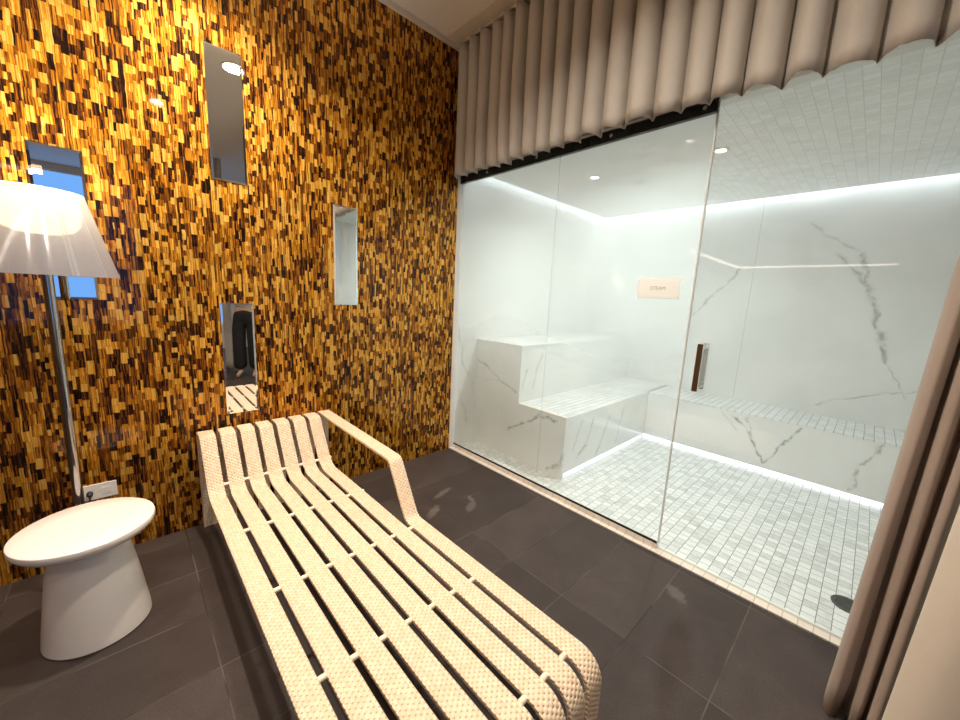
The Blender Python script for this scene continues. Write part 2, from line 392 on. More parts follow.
# ================================================================ THE ROOM
YB = -6.95; XL = -4.2; GX = 0.05           # far end, side wall, glass plane
struct('floor', bx((XL, YB, -0.12), (0.0, 0.0, 0.0)), M['slate'])
struct('wall_back', bx((XL - 0.1, 0.0, -0.12), (-0.0005, 0.14, H + 0.2)), M['tiger'])
struct('ceiling', bx((XL - 0.1, YB - 0.1, H), (0.16, 0.0, H + 0.16)), M['ceil'])
struct('wall_left', bx((XL - 0.12, YB, -0.12), (XL, 0.0, H)), M['brownwall'])
bm = bmesh.new()                            # far end with a window opening
add_box(bm, (XL, YB - 0.12, -0.12), (-3.6, YB, H)); add_box(bm, (-0.9, YB - 0.12, -0.12), (0.1, YB, H))
add_box(bm, (-3.6, YB - 0.12, -0.12), (-0.9, YB, 0.5)); add_box(bm, (-3.6, YB - 0.12, 3.0), (-0.9, YB, H))
struct('wall_front', bm, M['wallgrey'])
bm = bmesh.new()
for x in (-3.6, -2.28, -0.94): add_box(bm, (x, YB - 0.08, 0.5), (x + 0.04, YB - 0.02, 3.0))
for z in (0.5, 2.96): add_box(bm, (-3.6, YB - 0.08, z), (-0.9, YB - 0.02, z + 0.04))
struct('window_1', bm, M['trim'])
bm = bmesh.new()                            # wall over the glass and past the door
add_box(bm, (0.0, YB, -0.12), (0.12, -3.06, H))
struct('wall_right', bm, M['wallgrey'])
struct('wall_soffit', bx((0.0, -3.055, 2.2155), (0.12, -0.0005, H)), M['wallgrey'])
struct('trim_1', bx((XL, -0.022, H - 0.035), (-0.002, -0.001, H - 0.001), 0.004), M['trim'])     # moulding along the mosaic wall
struct('trim_2', bx((-0.17, YB, H - 0.012), (-0.002, -0.024, H - 0.001)), M['trim'])             # pale band over the curtain
# corner bead between the mosaic and the glass
struct('trim_3', bx((-0.004, -0.006, 0.0), (0.012, -0.0005, 2.2), 0.002), M['trim'])
# steam room
struct('floor_steam', bx((0.0, -3.05, -0.12), (2.2, 0.0, 0.004)), M['mos_floor'])
struct('wall_steam_back', bx((2.2, -3.15, -0.12), (2.32, 0.12, 2.42)), M['m_back'])
struct('wall_steam_left', bx((0.0, 0.0, -0.12), (2.2, 0.12, 2.42)), M['m_left'])
struct('wall_steam_right', bx((0.12, -3.15, -0.12), (2.2, -3.05, 2.42)), M['m_left'])
struct('ceiling_steam', bx((0.121, -2.96, 2.25), (2.10, -0.09, 2.30)), M['mos_ceil'])
struct('ceiling_cove', bx((0.121, -3.05, 2.42), (2.32, 0.12, 2.48)), M['paint'])
struct('trim_4', bx((0.0, -3.05, 0.0), (0.052, -0.002, 0.007), 0.002), M['mos_curb'])            # threshold row of tiles
struct('trim_5', bx((0.034, -1.742, 0.007), (0.070, -0.004, 0.034), 0.002), M['mos_curb'])       # low sill under the fixed glass

# ================================================================ STEAM ROOM FITTINGS
def led(name, a, b, label, m, group):
    return tag(obj(name, bx(a, b), M[m]), label, 'light strip', group)
led('led_strip', (2.13, -2.95, 2.33), (2.17, -0.10, 2.345), 'white light strip hidden in the ceiling cove along the steam room back wall', 'led', 'ceiling cove strips')
led('led_strip', (0.14, -0.055, 2.33), (2.10, -0.025, 2.345), 'white light strip hidden in the ceiling cove along the left marble wall', 'led', 'ceiling cove strips')
# left bench: two tiers, overhanging its toe recess
LB = thing('marble_bench', 'two-tier white marble bench against the left wall of the steam room', 'bench', (0, 0, 0))
X0, X1, YF, YU, ZS, ZU = 0.285, 2.199, -0.96, -0.51, 0.475, 0.945
obj('body', bx((X0 + 0.02, YF + 0.02, 0.055), (X1, -0.001, ZS - 0.004)), M['m_side'], LB)
obj('body', bx((X0 + 0.02, YU + 0.02, ZS), (X1, -0.001, ZU - 0.02)), M['m_side'], LB)
obj('plinth', bx((X0 + 0.02, YF + 0.07, 0.004), (X1, -0.001, 0.055)), M['m_side'], LB)
bm = bmesh.new(); pts = [(YF, 0.004), (-0.001, 0.004), (-0.001, ZU - 0.018), (YU, ZU - 0.018), (YU, ZS), (YF, ZS)]
f = [bm.verts.new((X0, a, b)) for a, b in pts]; g = [bm.verts.new((X0 + 0.02, a, b)) for a, b in pts]
bm.faces.new(f); bm.faces.new(g[::-1])
for i in range(6): bm.faces.new((f[i], g[i], g[(i + 1) % 6], f[(i + 1) % 6]))
obj('end_panel', bm, M['m_block'], LB)
obj('side_panel', bx((X0 + 0.0205, YF, 0.045), (1.70, YF + 0.02, ZS), 0.001), M['m_side'], LB)
obj('riser', bx((X0 + 0.0205, YU, ZS + 0.005), (X1, YU + 0.02, ZU - 0.018)), M['m_side'], LB)
obj('seat', bx((X0 + 0.02, YF + 0.018, ZS - 0.004), (X1, YU + 0.02, ZS + 0.005)), M['mos_seat'], LB)
obj('seat', bx((X0 - 0.004, YU - 0.004, ZU - 0.018), (X1, -0.001, ZU), 0.002), M['m_left'], LB)
obj('edge_trim', bx((X0 - 0.003, YF - 0.003, ZS - 0.008), (X0 + 0.02, YU, ZS + 0.006), 0.002), M['trim'], LB)
led('led_strip', (X0 + 0.03, YF + 0.035, 0.012), (1.74, YF + 0.05, 0.03), 'glowing white toe strip under the two-tier bench', 'ledlow', 'toe recess strips')
BB = thing('marble_bench', 'long low white marble bench along the back wall of the steam room', 'bench', (0, 0, 0))
obj('body', bx((1.72, -3.049, 0.055), (2.199, YF - 0.001, 0.455)), M['m_bface'], BB)
obj('plinth', bx((1.78, -3.049, 0.004), (2.199, YF - 0.001, 0.055)), M['m_bface'], BB)
obj('front_panel', bx((1.70, -3.049, 0.045), (1.72, YF - 0.001, 0.455), 0.001), M['m_bface'], BB)
obj('seat', bx((1.697, -3.049, 0.455), (2.199, YF - 0.001, 0.466), 0.002), M['mos_seat'], BB)
led('led_strip', (1.735, -3.04, 0.012), (1.75, YF + 0.02, 0.03), 'glowing white toe strip under the long low back bench', 'ledlow', 'toe recess strips')

def spot(name, loc, w_, col, r, spread, parent):
    d = bpy.data.lights.new(name, 'AREA'); d.shape = 'DISK'; d.size = r * 2; d.energy = w_; d.color = col; d.spread = spread
    o = link(bpy.data.objects.new(name, d)); o.location = loc; o.parent = parent; return o
def downlight(x, y, z, label, group, w_, col, lens, r=0.045, spread=1.85):
    t = thing('ceiling_downlight', label, 'ceiling light', (x, y, z), group)
    bm = bmesh.new(); add_lathe(bm, [(r, -0.001), (r + 0.018, -0.001), (r + 0.02, -0.004), (r + 0.004, -0.008), (r, -0.006)], 32, True); obj('trim_ring', bm, M['trim'], t, True)
    bm = bmesh.new(); add_lathe(bm, [(0, -0.002), (r, -0.002), (r, -0.0035), (0, -0.0035)], 32); obj('lens', bm, M[lens], t)
    spot('bulb', (0, 0, -0.012), w_, col, r, spread, t)
downlight(0.75, -0.73, 2.25, 'small round downlight in the steam room ceiling, the one nearer the mosaic wall', 'steam room downlights', STEAM_W * 0.6, (0.92, 1.0, 0.985), 'lensw', 0.03, 2.5)
downlight(0.757, -1.57, 2.25, 'small round downlight in the steam room ceiling just right of the door edge', 'steam room downlights', STEAM_W * 1.15, (0.92, 1.0, 0.985), 'lensw', 0.03, 2.5)
bm = bmesh.new(); add_lathe(bm, [(0, 0), (0.03, 0), (0.03, -0.01), (0.016, -0.02), (0.012, -0.035), (0, -0.037)], 24)
tag(obj('ceiling_sensor', bm, M['blackp'], None, True, (1.042, -0.95, 2.25)), 'small dark round sensor on the steam room ceiling', 'sensor')
D = thing('floor_drain', 'round dark slotted drain in the mosaic floor beside the curtain', 'drain', (0.325, -2.482, 0.0045))
bm = bmesh.new(); add_lathe(bm, [(0.046, 0), (0.060, 0), (0.060, 0.003), (0.046, 0.003)], 40, True); obj('ring', bm, M['steel'], D)
bm = bmesh.new(); add_lathe(bm, [(0, 0), (0.046, 0), (0.046, 0.0008), (0, 0.0008)], 40); obj('well', bm, M['blackp'], D)
bm = bmesh.new()
for k in range(-3, 4):
    q = k * 0.0125; L = math.sqrt(0.046 ** 2 - q * q); add_box(bm, (q - 0.003, -L, 0.0008), (q + 0.003, L, 0.003))
obj('grate', bm, M['steel'], D)

# ================================================================ GLASS FRONT
ZG0, ZG1 = 0.036, 2.215
def pane(y0, y1, z0, z1, m): return bx((GX - 0.005, y1, z0), (GX + 0.005, y0, z1), 0.0008, 1)
tag(obj('glass_panel', pane(-0.012, -0.908, ZG0, ZG1, M), M['g_fix']), 'fogged fixed glass panel beside the brown mosaic wall', 'glass panel')
tag(obj('glass_panel', pane(-0.912, -1.742, ZG0, ZG1, M), M['g_fix']), 'fogged fixed glass panel carrying the small sign, beside the glass door', 'glass panel')
DR = thing('glass_door', 'frameless misted glass door with a square chrome pull handle', 'door', (GX, -1.750, 0.0))
obj('pane', bx((-0.005, -1.2, 0.018), (0.005, 0.0, 2.21), 0.0008, 1), M['g_door'], DR)
obj('sweep', bx((-0.004, -1.2, 0.008), (0.004, 0.0, 0.0175)), M['edge'], DR)
HD = link(bpy.data.objects.new('handle', None)); HD.parent = DR
for s in (-1, 1):
    bm = bmesh.new()
    xs = s * 0.055
    add_box(bm, (min(xs, xs - s * 0.016), -0.088, 0.905), (max(xs, xs - s * 0.016), -0.063, 1.135), 0.002)
    for z in (0.915, 1.109): add_box(bm, (min(s * 0.0052, xs - s * 0.014), -0.086, z), (max(s * 0.0052, xs - s * 0.014), -0.065, z + 0.016), 0.002)
    obj('grip', bm, M['chrome'], HD)
tag(obj('edge_seal', bx((GX - 0.009, -1.7495, 0.036), (GX + 0.009, -1.7425, 2.21), 0.002), M['edge']), 'clear vertical seal strip between the fixed glass and the door', 'seal')
R_ = thing('header_rail', 'glossy black header rail over the fixed glass below the gathered valance', 'rail', (0, 0, 0))
obj('rail', bx((0.018, -1.752, 2.158), (0.044, -0.006, 2.215), 0.003), M['black'], R_)
for y in (-0.3, -0.75, -1.25, -1.70):
    bm = bmesh.new(); add_tube(bm, [(0.0145, y, 2.185), (0.020, y, 2.185)], 0.009, 16); obj('cap', bm, M['chrome'], R_)
tag(obj('floor_channel', bx((0.036, -1.742, 0.0345), (0.0445, -0.012, 0.046), 0.001), M['black']), 'thin black channel along the foot of the fixed glass', 'channel')
# sign, stuck on the glass
SG = thing('sign', 'small pale pink sign on the glass next to the door edge', 'sign', (GX - 0.0055, -1.582, 1.388))
obj('plate', bx((-0.004, -0.104, -0.050), (0.0, 0.104, 0.050), 0.001), M['sign'], SG)
cu = bpy.data.curves.new('lettering', 'FONT'); cu.body = 'STEAM'; cu.size = 0.026; cu.extrude = 0.0004; cu.align_x = 'CENTER'; cu.align_y = 'CENTER'
cu.materials.append(M['ink'])
tmp = link(bpy.data.objects.new('lettering', cu)); tmp.matrix_world = Matrix.Rotation(-PI / 2, 4, 'Z') @ Matrix.Rotation(PI / 2, 4, 'X')
bpy.context.view_layer.update()
me = bpy.data.meshes.new_from_object(tmp.evaluated_get(bpy.context.evaluated_depsgraph_get())); me.transform(tmp.matrix_world)
bpy.data.objects.remove(tmp); bpy.data.curves.remove(cu)
to = link(bpy.data.objects.new('lettering', me)); to.parent = SG; to.location = (-0.0047, 0.0, 0.0)

# ================================================================ MIRRORS
def mirror(cx, z0, label):
    t = thing('wall_mirror', label, 'mirror', (cx, 0, z0), 'narrow mirrors set in the mosaic wall')
    obj('backing', bx((-0.0762, -0.0045, 0.0), (0.0762, -0.0006, 0.606)), M['edge'], t)
    bm = bmesh.new(); a, b, h_ = 0.0762, 0.0675, 0.606; e = 0.0085
    o_ = [bm.verts.new(p) for p in ((-a, -0.0046, 0), (a, -0.0046, 0), (a, -0.0046, h_), (-a, -0.0046, h_))]
    i_ = [bm.verts.new(p) for p in ((-b, -0.0056, e), (b, -0.0056, e), (b, -0.0056, h_ - e), (-b, -0.0056, h_ - e))]
    bm.faces.new(i_)
    for k in range(4): bm.faces.new((o_[k], o_[(k + 1) % 4], i_[(k + 1) % 4], i_[k]))
    obj('silvered_glass', bm, M['mirror'], t)
mirror(-1.503, 1.820, 'narrow mirror highest on the mosaic wall')
mirror(-2.10, 1.212, 'narrow mirror half hidden behind the lamp shade')
mirror(-0.90, 1.212, 'narrow mirror nearest the glass, right of the others')
mirror(-1.506, 0.602, 'lowest narrow mirror, just above the lounger back')

# ================================================================ LOUNGER
def ribbon(path, x0, x1, t=0.016, bev=0.004):
    """a woven band of width x1-x0 following path (outer face) in the yz plane, with rounded edges and a UV in metres"""
    bm = bmesh.new(); uvl = bm.loops.layers.uv.new('UVMap')
    n = len(path); tang = []
    for i in range(n):
        d = (path[min(i + 1, n - 1)] - path[max(i - 1, 0)]).normalized(); tang.append(d)
    sec = []   # (x, depth below the outer face)
    for cx, cd, a0 in ((x1 - bev, bev, 0), (x0 + bev, bev, 90), (x0 + bev, t - bev, 180), (x1 - bev, t - bev, 270)):
        for k in range(4):
            a = math.radians(a0 + 30 * k); sec.append((cx + bev * math.cos(a), cd - bev * math.sin(a)))
    m = len(sec); per = [0.0]
    for k in range(m):
        a, b = sec[k], sec[(k + 1) % m]; per.append(per[-1] + math.hypot(a[0] - b[0], a[1] - b[1]))
    s = [0.0]
    for a, b in zip(path, path[1:]): s.append(s[-1] + (b - a).length)
    rings = []
    for i in range(n):
        nx = Vector((-tang[i].y, tang[i].x))       # inward normal
        rings.append([bm.verts.new((x, path[i].x + nx.x * d, path[i].y + nx.y * d)) for x, d in sec])
    for i in range(n - 1):
        for k in range(m):
            k2 = (k + 1) % m
            f = bm.faces.new((rings[i][k], rings[i][k2], rings[i + 1][k2], rings[i + 1][k]))
            for lp, (uu, vv) in zip(f.loops, ((per[k], s[i]), (per[k + 1], s[i]), (per[k + 1], s[i + 1]), (per[k], s[i + 1]))): lp[uvl].uv = (uu, vv)
    bm.faces.new(rings[0][::-1]); bm.faces.new(rings[-1])
    return bm
def dense(path, step=0.06):
    out = [path[0]]
    for a, b in zip(path, path[1:]):
        k = max(1, int((b - a).length / step))
        out += [a + (b - a) * (j / k) for j in range(1, k + 1)]
    return out
LX, LY = -1.39, 0.0
LG = thing('lounger', 'cream woven-slat chaise lounger with one raised arm, against the mosaic wall', 'lounger', (LX, -1.0, 0))
ZSEAT = 0.314
back = dense(fillet([(-0.026, 0.0, 0), (-0.026, 0.548, 0.04), (-0.145, 0.548, 0.04), (-0.318, 0.298, 0.11), (-0.62, 0.304, 0.3), (-1.993, ZSEAT + 0.002, 0.075), (-1.993, 0.0, 0)]))
armp = dense(fillet([(-0.026, 0.0, 0), (-0.026, 0.548, 0.035), (-0.925, 0.543, 0.045), (-1.075, ZSEAT-0.006, 0.045), (-1.993, ZSEAT + 0.002, 0.075), (-1.993, 0.0, 0)]))
pitch = 0.0875; wd = 0.0675; xl0 = -1.7275
shift = [Vector((p.x + 1.0, p.y)) for p in back]; shift_a = [Vector((p.x + 1.0, p.y)) for p in armp]
for k in range(7):
    a = xl0 + pitch * k - LX
    obj('slat', ribbon(shift, a, a + wd), M['rattan'], LG, True)
a = xl0 + pitch * 7 - LX
ar = obj('arm_slat', ribbon(shift_a, a, a + wd), M['rattan'], LG, True); ar['label'] = 'outer slat that rises into a flat arm'
def top_z(y):
    for p, q in zip(back, back[1:]):
        if p.x < -0.05 and (p.x - y) * (q.x - y) <= 0 and abs(p.x - q.x) > 1e-6: return p.y + (q.y - p.y) * (y - p.x) / (q.x - p.x)
    return ZSEAT
for y, x1 in ((-0.285, -1.13), (-0.70, -1.13), (-1.125, -1.055), (-1.52, -1.055), (-1.905, -1.055)):
    bm = bmesh.new(); z = top_z(y) - (0.010 if y < -0.3 else 0.016)
    add_tube(bm, [(xl0 + 0.012 - LX, y + 1.0, z), (x1 - LX, y + 1.0, z)], 0.0085, 14)
    obj('crossbar', bm, M['rattanp'], LG, True)

# ================================================================ SIDE TABLE
T = thing('side_table', 'round white glossy side table with a flared base beside the lounger', 'table', (-2.110, -0.512, 0))
bm = bmesh.new()
add_lathe(bm, [(0, 0.002), (0.143, 0.0), (0.149, 0.006), (0.146, 0.04), (0.134, 0.14), (0.121, 0.24), (0.111, 0.30), (0.106, 0.325), (0.098, 0.338), (0.100, 0.352), (0.112, 0.372), (0, 0.372)], 96)
obj('base', bm, M['whiteg'], T, True)
bm = bmesh.new()
add_lathe(bm, [(0, 0.368), (0.10, 0.3675), (0.145, 0.372), (0.175, 0.383), (0.1865, 0.397), (0.189, 0.409), (0.187, 0.418), (0.180, 0.4225), (0.10, 0.424), (0, 0.4243)], 96)
obj('tabletop', bm, M['whiteg'], T, True)

# ================================================================ FLOOR LAMP
def mat_shade():
    t = NT('smoked_clear_shade'); x, y, z = t.coord()
    ang = t.math('ARCTAN2', y, x); band = t.noise(t.vec(t.math('COSINE', ang), t.math('SINE', ang), 0.0), 7.0, 4, 0.8)
    line = t.smooth(band, 0.58, 0.66)
    tr = t.n('BsdfTransparent'); tr.inputs[0].default_value = (0.82, 0.82, 0.84, 1)
    tl = t.n('BsdfTranslucent'); tl.inputs[0].default_value = (0.62, 0.62, 0.66, 1)
    df = t.n('BsdfDiffuse'); df.inputs[0].default_value = (0.62, 0.62, 0.67, 1)
    gl = t.n('BsdfGlossy'); gl.inputs['Roughness'].default_value = 0.12
    m0 = t.n('MixShader'); m0.inputs[0].default_value = 0.5; t.t.links.new(tl.outputs[0], m0.inputs[1]); t.t.links.new(df.outputs[0], m0.inputs[2])
    m1 = t.n('MixShader'); t.put(m1.inputs[0], t.math('MULTIPLY_ADD', line, 0.26, 0.36)); t.t.links.new(tr.outputs[0], m1.inputs[1]); t.t.links.new(m0.outputs[0], m1.inputs[2])
    m2 = t.n('MixShader'); m2.inputs[0].default_value = 0.09; t.t.links.new(m1.outputs[0], m2.inputs[1]); t.t.links.new(gl.outputs[0], m2.inputs[2])
    t.t.links.new(m2.outputs[0], t.out.inputs[0]); return t.m
M['shade'] = mat_shade()
def mat_diff():
    t = NT('opal_diffuser'); x, y, z = t.coord()
    e = t.n('Emission'); e.inputs[0].default_value = (1.0, 0.84, 0.55, 1); e.inputs[1].default_value = LAMP_E
    tr = t.n('BsdfTransparent'); tr.inputs[0].default_value = (1, 0.95, 0.86, 1)
    m = t.n('MixShader'); m.inputs[0].default_value = 0.55
    t.t.links.new(tr.outputs[0], m.inputs[1]); t.t.links.new(e.outputs[0], m.inputs[2]); t.t.links.new(m.outputs[0], t.out.inputs[0]); return t.m
M['diff'] = mat_diff()
FL = thing('floor_lamp', 'tall chrome floor lamp with a clear conical shade, behind the white side table', 'lamp', (-2.143, -0.262, 0))
bm = bmesh.new(); add_lathe(bm, [(0, 0), (0.088, 0), (0.09, 0.004), (0.088, 0.012), (0.03, 0.02), (0.015, 0.03), (0, 0.03)], 64); obj('base', bm, M['chrome'], FL, True)
bm = bmesh.new(); add_tube(bm, [(0, 0, 0.02), (0, 0, 1.45)], 0.0155, 24); obj('pole', bm, M['darkchrome'], FL, True)
bm = bmesh.new(); add_lathe(bm, [(0.118, 1.600), (0.193, 1.307), (0.1945, 1.307), (0.1195, 1.600)], 96, True); obj('lamp_shade', bm, M['shade'], FL, True)
bm = bmesh.new(); add_lathe(bm, [(0.0, 1.450), (0.05, 1.453), (0.085, 1.466), (0.103, 1.49), (0.108, 1.53), (0.106, 1.592), (0.104, 1.592), (0.105, 1.53), (0.10, 1.492), (0.083, 1.469), (0.05, 1.456), (0.0, 1.453)], 64)
obj('diffuser', bm, M['diff'], FL, True)
for k in range(3):
    bm = bmesh.new(); q = 2 * PI * k / 3 + 0.4; add_tube(bm, [(0.1085 * math.cos(q), 0.1085 * math.sin(q), 1.575), (0.1255 * math.cos(q), 0.1255 * math.sin(q), 1.578)], 0.003, 8)
    obj('bracket', bm, M['chrome'], FL)
pl = bpy.data.lights.new('bulb', 'POINT'); pl.energy = LAMP_W; pl.color = (1.0, 0.80, 0.54); pl.shadow_soft_size = 0.04
po = link(bpy.data.objects.new('bulb', pl)); po.parent = FL; po.location = (0, 0, 1.57)

sd = bpy.data.lights.new('ceiling_fill', 'SPOT'); sd.energy = 30.0; sd.color = (1.0, 0.86, 0.66); sd.spot_size = 1.75; sd.spot_blend = 0.6; sd.shadow_soft_size = 0.04  # extra spot added inside the lamp to brighten the ceiling
so = link(bpy.data.objects.new('ceiling_fill', sd)); so.parent = FL; so.location = (0, 0, 1.575); so.rotation_euler = (PI, 0, 0)

# ================================================================ OUTLET
O = thing('wall_outlet', 'white outlet plate on the mosaic wall above the round side table', 'outlet', (-2.098, 0, 0.326))
obj('plate', bx((-0.0575, -0.0065, -0.037), (0.0575, -0.0006, 0.037), 0.002), M['plastic'], O)
obj('receptacle', bx((0.004, -0.0078, -0.017), (0.042, -0.0066, 0.017), 0.0005), M['plastic'], O)
bm = bmesh.new(); add_tube(bm, [(0, 0, 0), (0, -0.016, -0.001), (0, -0.028, -0.004)], [0.011, 0.011, 0.006], 14); add_tube(bm, [(0, -0.026, -0.003), (0, -0.034, -0.03), (0, -0.03, -0.1), (-0.03, -0.04, -0.30), (-0.04, -0.09, -0.320)], 0.0028, 8)
tag(obj('power_plug', bm, M['blackp'], None, True, (-2.131, -0.0067, 0.3245)), 'black power plug pushed into the left half of the white outlet', 'plug')

# ================================================================ CURTAINS
def sheet(name, plan, zt, zb, m, rows=14, flare=0.0, hem=0.0, parent=None, wave=0.0, seed=1, lean=0.0):
    """cloth following plan (list of (x, y)) from zt down to zb, both numbers or functions of the index"""
    rnd = random.Random(seed); bm = bmesh.new(); n = len(plan)
    hz = [rnd.uniform(-1, 1) for _ in range(n)]
    hz = [sum(hz[max(0, i - 3):i + 4]) / len(hz[max(0, i - 3):i + 4]) for i in range(n)]
    cx = sum(p[0] for p in plan) / n
    grid = []
    for j in range(rows + 1):
        f = j / rows; row = []
        for i, (x, y) in enumerate(plan):
            a = zt(i) if callable(zt) else zt; b = zb(i) if callable(zb) else zb
            z = a + (b - a) * f + hem * hz[i] * max(0, f - 0.8) * 5
            k = 1 + flare * f * f
            row.append(bm.verts.new((cx + (x - cx) * k + wave * math.sin(f * 5 + i * 0.03) * f, y + lean * f + wave * math.cos(f * 4 + i * 0.05) * f, z)))
        grid.append(row)
    for q, s in zip(grid, grid[1:]):
        for i in range(n - 1): bm.faces.new((q[i], q[i + 1], s[i + 1], s[i]))
    o = obj(name, bm, m, parent, True)
    sm = o.modifiers.new('thickness', 'SOLIDIFY'); sm.thickness = 0.003; sm.offset = 0
    return o
rnd = random.Random(11)
# valance: round pleats that nearly touch, deeper folds between
plan = []; tops = []
y = -0.035; X_V = -0.030
while y > -2.95:
    p = rnd.uniform(0.098, 0.122) * (1.0 if y > -1.0 else 1.12); dep = rnd.uniform(0.066, 0.085); N = 18
    sk = rnd.uniform(-0.15, 0.15)
    for k in range(N):
        t_ = k / N; ph = 2 * PI * t_
        # a broad slope outwards, then a tight return tucked behind the next fold
        q = 0.58
        if t_ < q: f_ = math.sin(PI / 2 * t_ / q) ** 1.15; over = 0.0
        else: f_ = math.cos(PI / 2 * (t_ - q) / (1 - q)) ** 0.8; over = 0.12 * math.sin(PI * (t_ - q) / (1 - q))
        yy = y - p * (t_ * (1.0 + 0.10 * sk) + over - 0.10 * max(0.0, t_ - q) / (1 - q) * 0.0)
        xx = X_V - dep * f_
        plan.append((xx, yy)); tops.append(3.036 + 0.008 * math.sin(ph - 0.6))
    y -= p
VC = thing('valance_curtain', 'short gathered taupe velvet curtain hanging above the glass', 'curtain', (0, 0, 0))
sheet('cloth', plan, lambda i: tops[i], lambda i: 2.173 - 0.030 * max(0.0, min(1.0, (-plan[i][1] - 1.6) / 0.6)) + 0.003 * math.sin(i * 0.35), M['velvet'], 16, 0.06, 0.02, VC, 0.003, 3)
TR = tag(obj('curtain_track', bx((-0.075, -3.04, 3.052), (-0.035, -0.023, H - 0.0125), 0.002), M['trim']), 'white ceiling track the gathered taupe valance hangs from', 'track')
# long curtain drawn to the right, in three thick folds, with a lit fold painted cream beyond them
def smoothpath(ctrl, n=14):
    out = []
    P = [ctrl[0]] + list(ctrl) + [ctrl[-1]]
    for a, b, c, d in zip(P, P[1:], P[2:], P[3:]):
        for k in range(n):
            t_ = k / n
            out.append(tuple(0.5 * ((2 * b[i]) + (-a[i] + c[i]) * t_ + (2 * a[i] - 5 * b[i] + 4 * c[i] - d[i]) * t_ ** 2 + (-a[i] + 3 * b[i] - 3 * c[i] + d[i]) * t_ ** 3) for i in range(2)))
    out.append(ctrl[-1]); return out
ctrl = [(-0.27, -2.56), (-0.31, -2.545), (-0.355, -2.549), (-0.375, -2.567), (-0.35, -2.586), (-0.325, -2.592), (-0.345, -2.602), (-0.385, -2.599), (-0.395, -2.612), (-0.365, -2.623), (-0.345, -2.632), (-0.38, -2.643), (-0.43, -2.636), (-0.445, -2.652), (-0.4, -2.671), (-0.33, -2.675), (-0.3, -2.689)]
CU = thing('curtain', 'long taupe velvet curtain gathered at the right of the glass door', 'curtain', (0, 0, 0))
def longsheet(name, ctrl, m, seed, fl): return sheet(name, smoothpath(ctrl), 3.045, 0.003, m, 26, fl, 0.004, CU, 0.006, seed, 0.10)
longsheet('cloth', ctrl, M['velvet_r'], 5, 0.05)
CL = thing('curtain', 'lit curtain fold painted cream at the far right edge, beyond the taupe folds', 'curtain', (0, 0, 0))
sheet('cloth', smoothpath([(-0.478, -2.715), (-0.486, -2.668), (-0.51, -2.66), (-0.55, -2.72), (-0.535, -2.84), (-0.49, -3.0), (-0.50, -3.12)]), 3.045, 0.012, M['lit_fold'], 26, 0.05, 0.004, CL, 0.006, 9, 0.11)

# ================================================================ ROOM LIGHTS
downlight(-1.13, -1.61, H, 'broad white ceiling light over the foot of the lounger, reflected in the highest mirror', None, MAIN_W, (1.0, 0.895, 0.78), 'lens', 0.075, 2.4)
n_ = 0
for y in (-0.82, -2.88, -4.92, -6.6):
    for x in (-1.55, -2.98):
        if n_ == 0: lab = 'recessed ceiling light above the lounger'
        else: lab = 'recessed ceiling light out of view'
        w_, sp = (DOWN_W, 2.15) if n_ == 0 else (SIDE_FILL_W, 1.95) if y > -1 else (FAR_W * (0.80 if y > -4 else 1.0), 2.65)
        if n_ == 1: x, y = -2.55, -0.70  # added fill, set out of its row to light the table and left wall
        downlight(x, y, H, lab, 'recessed ceiling lights of the lounge', w_, (1.0, 0.885, 0.76), 'lens', 0.045, sp); n_ += 1

# ================================================================ BEHIND THE CAMERA, SEEN ONLY IN THE MIRRORS
cpl = []
for i in range(140):
    t_ = i / 139; cpl.append((-1.75 + 0.96 * t_, -4.36 + 0.045 * math.sin(t_ * 34) + 0.02 * math.sin(t_ * 11)))
CM = thing('curtain', 'taupe floor-length curtain seen only in the mirrors above the lounger', 'curtain', (0, 0, 0))
sheet('cloth', cpl, H - 0.02, 0.012, M['velvet'], 20, 0.03, 0.004, CM, 0.004, 21)

def skinned(name, verts, edges, m, parent, sub=2, root=0):
    me = bpy.data.meshes.new(name); me.from_pydata([v[:3] for v in verts], edges, [])
    o = link(bpy.data.objects.new('tmp', me))
    sk = o.modifiers.new('skin', 'SKIN'); sk.use_smooth_shade = True; sk.branch_smoothing = 0.4
    lay = me.skin_vertices[0].data
    for i, v in enumerate(verts):
        r = v[3]; lay[i].radius = r if isinstance(r, tuple) else (r, r)
    lay[root].use_root = True
    sb = o.modifiers.new('sub', 'SUBSURF'); sb.levels = sub; sb.render_levels = sub
    bpy.context.view_layer.update()
    m2 = bpy.data.meshes.new_from_object(o.evaluated_get(bpy.context.evaluated_depsgraph_get()))
    bpy.data.objects.remove(o); bpy.data.meshes.remove(me)
    m2.name = name; m2.materials.clear(); m2.materials.append(m)
    r = link(bpy.data.objects.new(name, m2)); r.parent = parent
    return r
M['skin'] = plain('skin', (0.60, 0.36, 0.25), 0.5)
M['hair'] = plain('dark_brown_hair', (0.035, 0.02, 0.012), 0.5)
M['white_cloth'] = plain('white_cotton', (0.78, 0.77, 0.74), 0.8)
M['black_cloth'] = plain('black_trousers', (0.014, 0.013, 0.015), 0.8)
M['eye'] = plain('dark_eye', (0.03, 0.02, 0.015), 0.2)
PE = thing('person', 'person in white top and black trousers holding up a phone, seen in the mirrors', 'person', (-0.69, -3.87, 0))
PE.rotation_euler = (0, 0, 0.5)
V = [(0, 0, 0.92, (0.13, 0.095)), (0, 0, 1.06, (0.115, 0.085)), (0, 0.0, 1.22, (0.13, 0.09)), (0, -0.01, 1.34, (0.10, 0.075)), (0, -0.005, 1.42, 0.048), (0, 0.012, 1.475, 0.05),
     (0, 0.02, 1.53, (0.068, 0.082)), (0, 0.01, 1.60, (0.066, 0.085)), (0, 0.0, 1.645, (0.04, 0.05))]
